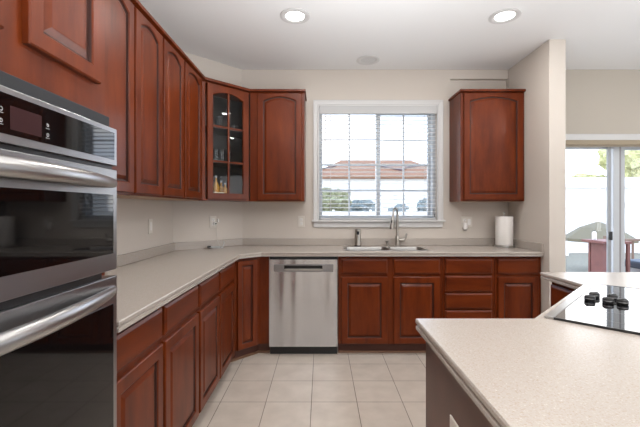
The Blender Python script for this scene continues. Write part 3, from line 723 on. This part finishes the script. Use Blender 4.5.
# ------------------------------------------------------------------ ceiling lamps
def downlight(x, y, lit, lab):
    t = thing('recessed_light', lab, 'ceiling light', (x, y, H), 0, 'recessed ceiling lights')
    link('trim_ring', LA([(.112, -.0005), (.112, -.006), (.100, -.010), (.074, -.005), (.070, -.0005)], 32, cap0=False, cap1=False), WHITE, t, smooth=True)
    link('lens', LA([(.069, -.0005), (.069, -.003), (.05, -.0045)], 32), LENS if lit else plain('unlit_lens', (.62, .62, .62), .4), t, smooth=True)
    if lit:
        l = bpy.data.lights.new('lamp', 'AREA'); l.shape = 'DISK'; l.size = .12; l.energy = LAMP_W; l.color = (1, .97, .93)
        o = bpy.data.objects.new('lamp', l); COL.objects.link(o); o.parent = t; o.location = (0, 0, -.012)
downlight(-.195, 2.787, True, 'lit recessed ceiling light above the dishwasher side, left of the pair in view')
downlight(1.38, 2.787, True, 'lit recessed ceiling light, right of the pair in view, near the partition')
downlight(.457, 3.61, False, 'unlit recessed ceiling light above the kitchen window')
for i, (x, y) in enumerate(((-.195, 1.25), (1.38, 1.25), (-.195, -.4), (1.38, -.4), (3.3, 2.4), (3.3, .6), (.6, -2.0), (2.8, -1.6))):  # unseen lamps added to light the rest of the room
    downlight(x, y, True, 'lit recessed ceiling light added out of view, '+('over the floor beside the ovens', 'over the island', 'behind the camera on the left', 'behind the camera on the right', 'over the dining area by the patio door', 'over the dining area away from the door', 'deep behind the camera left', 'deep behind the camera right')[i])

# ------------------------------------------------------------------ outside
GZ = -1.75
g = link('lawn', BX(-60, 90, 7.6, 120, GZ-.2, GZ), LAWN); g['kind'] = 'structure'
g = link('deck', BX(1.5, 9, YB+.22, 7.4, -.2, -.08), DECK); g['kind'] = 'structure'
# red table on the deck
tb = thing('patio_table', 'red-stained wooden patio table standing on the deck outside the glass door', 'table', (4.56, 5.95, -.08))
link('table_top', BX(-.215, .22, -.25, .25, .83, .87), REDWOOD, tb, bevel=.005)
link('table_base', BX(-.10, .15, -.19, .19, .02, .829), REDWOOD, tb, bevel=.01)
for sx_ in (-.085, .185):
    for sy_ in (-.215, .215): link('leg', BX(sx_-.02, sx_+.02, sy_-.02, sy_+.02, 0, .829), REDWOOD, tb)
bt = thing('water_bottle', 'small white bottle standing on the red patio table', 'bottle', (4.42, 6.0, .7905))
link('bottle_body', LA([(.03, .0005), (.032, .01), (.032, .11), (.014, .14)], 14), PLATE2, bt, smooth=True); link('cap', LA([(.014, .14), (.014, .155)], 10), BLACK, bt)
# railing
rg = thing('deck_railing', 'brown wooden deck railing at the right behind the patio bench', 'railing', (7.1, 7.3, -.08))
link('top_rail', BX(-1.5, 4, -.05, .05, .74, .78), RAILW, rg); link('bottom_rail', BX(-1.5, 4, -.03, .03, .08, .12), RAILW, rg)
for i in range(22):
    link('baluster', BX(-1.48+i*.25, -1.45+i*.25, -.015, .015, .12, .74), RAILW, rg)
for x in (-1.46, 1.2, 3.9): link('post', BX(x-.05, x+.05, -.055, .055, 0, .84), RAILW, rg)
bn = thing('deck_bench', 'blue-grey cushioned bench on the deck right of the red table', 'bench', (5.6, 5.9, -.08))
link('cushion', BX(-.6, .6, -.3, .3, .42, .54), BLUEG, bn, bevel=.03)
link('bench_frame', BX(-.58, .58, -.28, .28, .30, .4195), STEELD, bn)
for sx_ in (-.54, .54):
    for sy_ in (-.24, .24): link('leg', BX(sx_-.02, sx_+.02, sy_-.02, sy_+.02, 0, .30), STEELD, bn)
# stair rails left
sr = thing('stair_railing', 'pale sloping stair railing leading down from the deck', 'railing', (4.2, 7.4, -.8))
for zz in (.95, .62, .25): link('sloped_rail', TB([(-1.2, .15, zz+.18), (.55, .15, zz-.10)], .025, 8), WHITE, sr)
for x in (-1.15, -.3, .5): link('stair_post', BX(x-.035, x+.035, .12, .18, -.95, 1.05), WHITE, sr)
# umbrella in the yard
um = thing('garden_umbrella', 'open beige garden umbrella in the yard beyond the deck', 'umbrella', (13.45, 18, GZ))
bm = bmesh.new(); k = 8
top = bm.verts.new((0, 0, 2.45)); prev = [bm.verts.new((.75*math.cos(2*PI*i/k), .75*math.sin(2*PI*i/k), 2.15)) for i in range(k)]
for i in range(k): bm.faces.new((top, prev[i], prev[(i+1) % k]))
nx = [bm.verts.new((1.5*math.cos(2*PI*i/k), 1.5*math.sin(2*PI*i/k), 1.62)) for i in range(k)]
for i in range(k): bm.faces.new((prev[i], nx[i], nx[(i+1) % k], prev[(i+1) % k]))
nx2 = [bm.verts.new((1.5*math.cos(2*PI*i/k), 1.5*math.sin(2*PI*i/k), 1.48)) for i in range(k)]
for i in range(k): bm.faces.new((nx[i], nx2[i], nx2[(i+1) % k], nx[(i+1) % k]))
o = link('canopy', bm, BEIGE, um); s = o.modifiers.new('thick', 'SOLIDIFY'); s.thickness = .02
link('pole', LA([(.03, 0), (.03, 2.4)], 10), STEELD, um)
# white fences
def fence(lab, x0, x1, y, h):
    t = thing('yard_fence', lab, 'fence', ((x0+x1)/2, y, GZ)); Wd = (x1-x0)/2
    bm = bmesh.new(); n = int((x1-x0)/.2)
    for i in range(n):
        a = -Wd+i*.2; box(bm, a+.005, a+.195, -.02, .02, .08, h-.08)
    link('boards', bm, SIDING, t)
    link('rails', BXS([(-Wd, Wd, -.04, .04, h-.12, h), (-Wd, Wd, -.04, .04, .02, .12)]), SIDING, t)
    for i in range(int((x1-x0)/2.4)+1):
        a = -Wd+i*2.4; link('post', BX(a-.07, a+.07, -.07, .07, 0, h+.1), SIDING, t)
fence('long white vinyl yard fence seen below the trees through the kitchen window', -4, 16, 24, 2.9)
fence('white vinyl yard fence seen through the patio door beyond the deck', 17, 41, 25.5, 3.1)
# neighbour house
hs = thing('neighbour_house', 'white neighbouring house with a broad orange shingle roof behind the fence', 'house', (5.6, 34, GZ+.25))
s34 = 371/34
link('walls', BX(-6.6, 6.6, 0, 8, -.25, 5.6), SIDING, hs)
bm = bmesh.new()
loops(bm, [[(-7, -.5, 5.55), (7, -.5, 5.55), (7, 8.5, 5.55), (-7, 8.5, 5.55)], [(-7, -.5, 5.75), (7, -.5, 5.75), (7, 8.5, 5.75), (-7, 8.5, 5.75)], [(-3.6, 3.9, 7.75), (3.6, 3.9, 7.75), (3.6, 4.1, 7.75), (-3.6, 4.1, 7.75)]])
link('roof', bm, ROOFT, hs)
def roof_pt(x, t): return (x, -.5+4.4*t, 5.75+2*t+.07)
link('dark_valley', TB([roof_pt(-6.2, .16), roof_pt(-5.6, .40), roof_pt(-4.2, .56)], [.07, .12, .05], 6), RIDGE, hs)
link('dark_valley', TB([roof_pt(-.2, .62), roof_pt(1.0, .45), roof_pt(1.9, .32), roof_pt(2.8, .50), roof_pt(4.0, .60)], [.04, .09, .14, .09, .05], 6), RIDGE, hs)
for x in (-4.6, -1.5, 1.6, 4.7):
    f = link('house_window', BX(x-.4, x+.4, -.05, -.001, 1.2, 2.3), WHITE, hs); link('pane', BX(x-.34, x+.34, -.06, -.05, 1.27, 2.23), plain('far_pane', (.3, .33, .36), .2), f)
# trees
def tree(lab, x, y, zc, rx, rz_, mat, seed, gz=GZ):
    t = thing('tree', lab, 'tree', (x, y, gz), 0, 'trees beyond the yard'); rnd = random.Random(seed); bm = bmesh.new()
    zc -= gz
    for i in range(14):
        a = rnd.uniform(0, 2*PI); rr_ = rnd.uniform(0, .62); r0 = rnd.uniform(.35, .55)
        c = Vector((rx*rr_*math.cos(a), rx*rr_*math.sin(a)*.8, zc+rz_*rnd.uniform(-.5, .5)))
        res = bmesh.ops.create_icosphere(bm, subdivisions=3, radius=1)
        for v in res['verts']:
            d = v.co.normalized(); k = 1+.22*math.sin(9*d.x+i)*math.sin(8*d.y+2*i)+.14*math.sin(19*d.z+i)+rnd.uniform(-.10, .10)
            v.co = c+Vector((d.x*rx*r0*k, d.y*rx*r0*k, d.z*rz_*r0*k*1.1))
    link('foliage', bm, mat, t)
    link('trunk', TB([(0, 0, 0), (.05, 0, zc*.5), (0, 0, zc)], [.22, .16, .1], 8), BARK, t)
tree('yellow-green bush tree seen at the lower left of the kitchen window', .6, 26.2, 1.55, 1.7, 1.15, LEAF1, 1)
tree('low blue-green tree beside the yellow-green one through the window', 3.1, 30.0, 1.15, 1.5, .9, LEAF2, 2)
tree('small blue-green tree right of the faucet through the window', 5.6, 27, .95, 1.0, .75, LEAF2, 3)
tree('blue-green tree at the lower right of the kitchen window', 8.2, 28, 1.15, 1.2, .9, LEAF2, 5)
tree('tall yellow-green tree at the far right through the patio door', 35.5, 42, 6.0, 3.7, 3.3, LEAF3, 6)
tree('distant yellow-green tree left of the patio door stile', 31.6, 44, 4.7, 2.0, .9, LEAF3, 7)
gar = thing('garage', 'white neighbouring garage behind the fence seen through the patio door', 'garage', (26, 29, GZ))
link('walls', BX(-9, 9, 0, 3, 0, 4.7), SIDING, gar)
rf = link('roof', PR([(-9.3, 4.701), (9.3, 4.701), (9.3, 4.9), (8.2, 5.5), (-8.2, 5.5), (-9.3, 4.9)], 0, 1), SIDING, gar)
for v in rf.data.vertices: v.co = Vector((v.co.x, -.3+v.co.z*3.6, v.co.y))
for x in (-2.6, 1.2):
    f = link('window', BX(x-.4, x+.4, -.05, -.001, 2.4, 3.6), WHITE, gar); link('pane', BX(x-.33, x+.33, -.06, -.05, 2.47, 3.53), plain('garage_pane', (.3, .33, .36), .2), f)
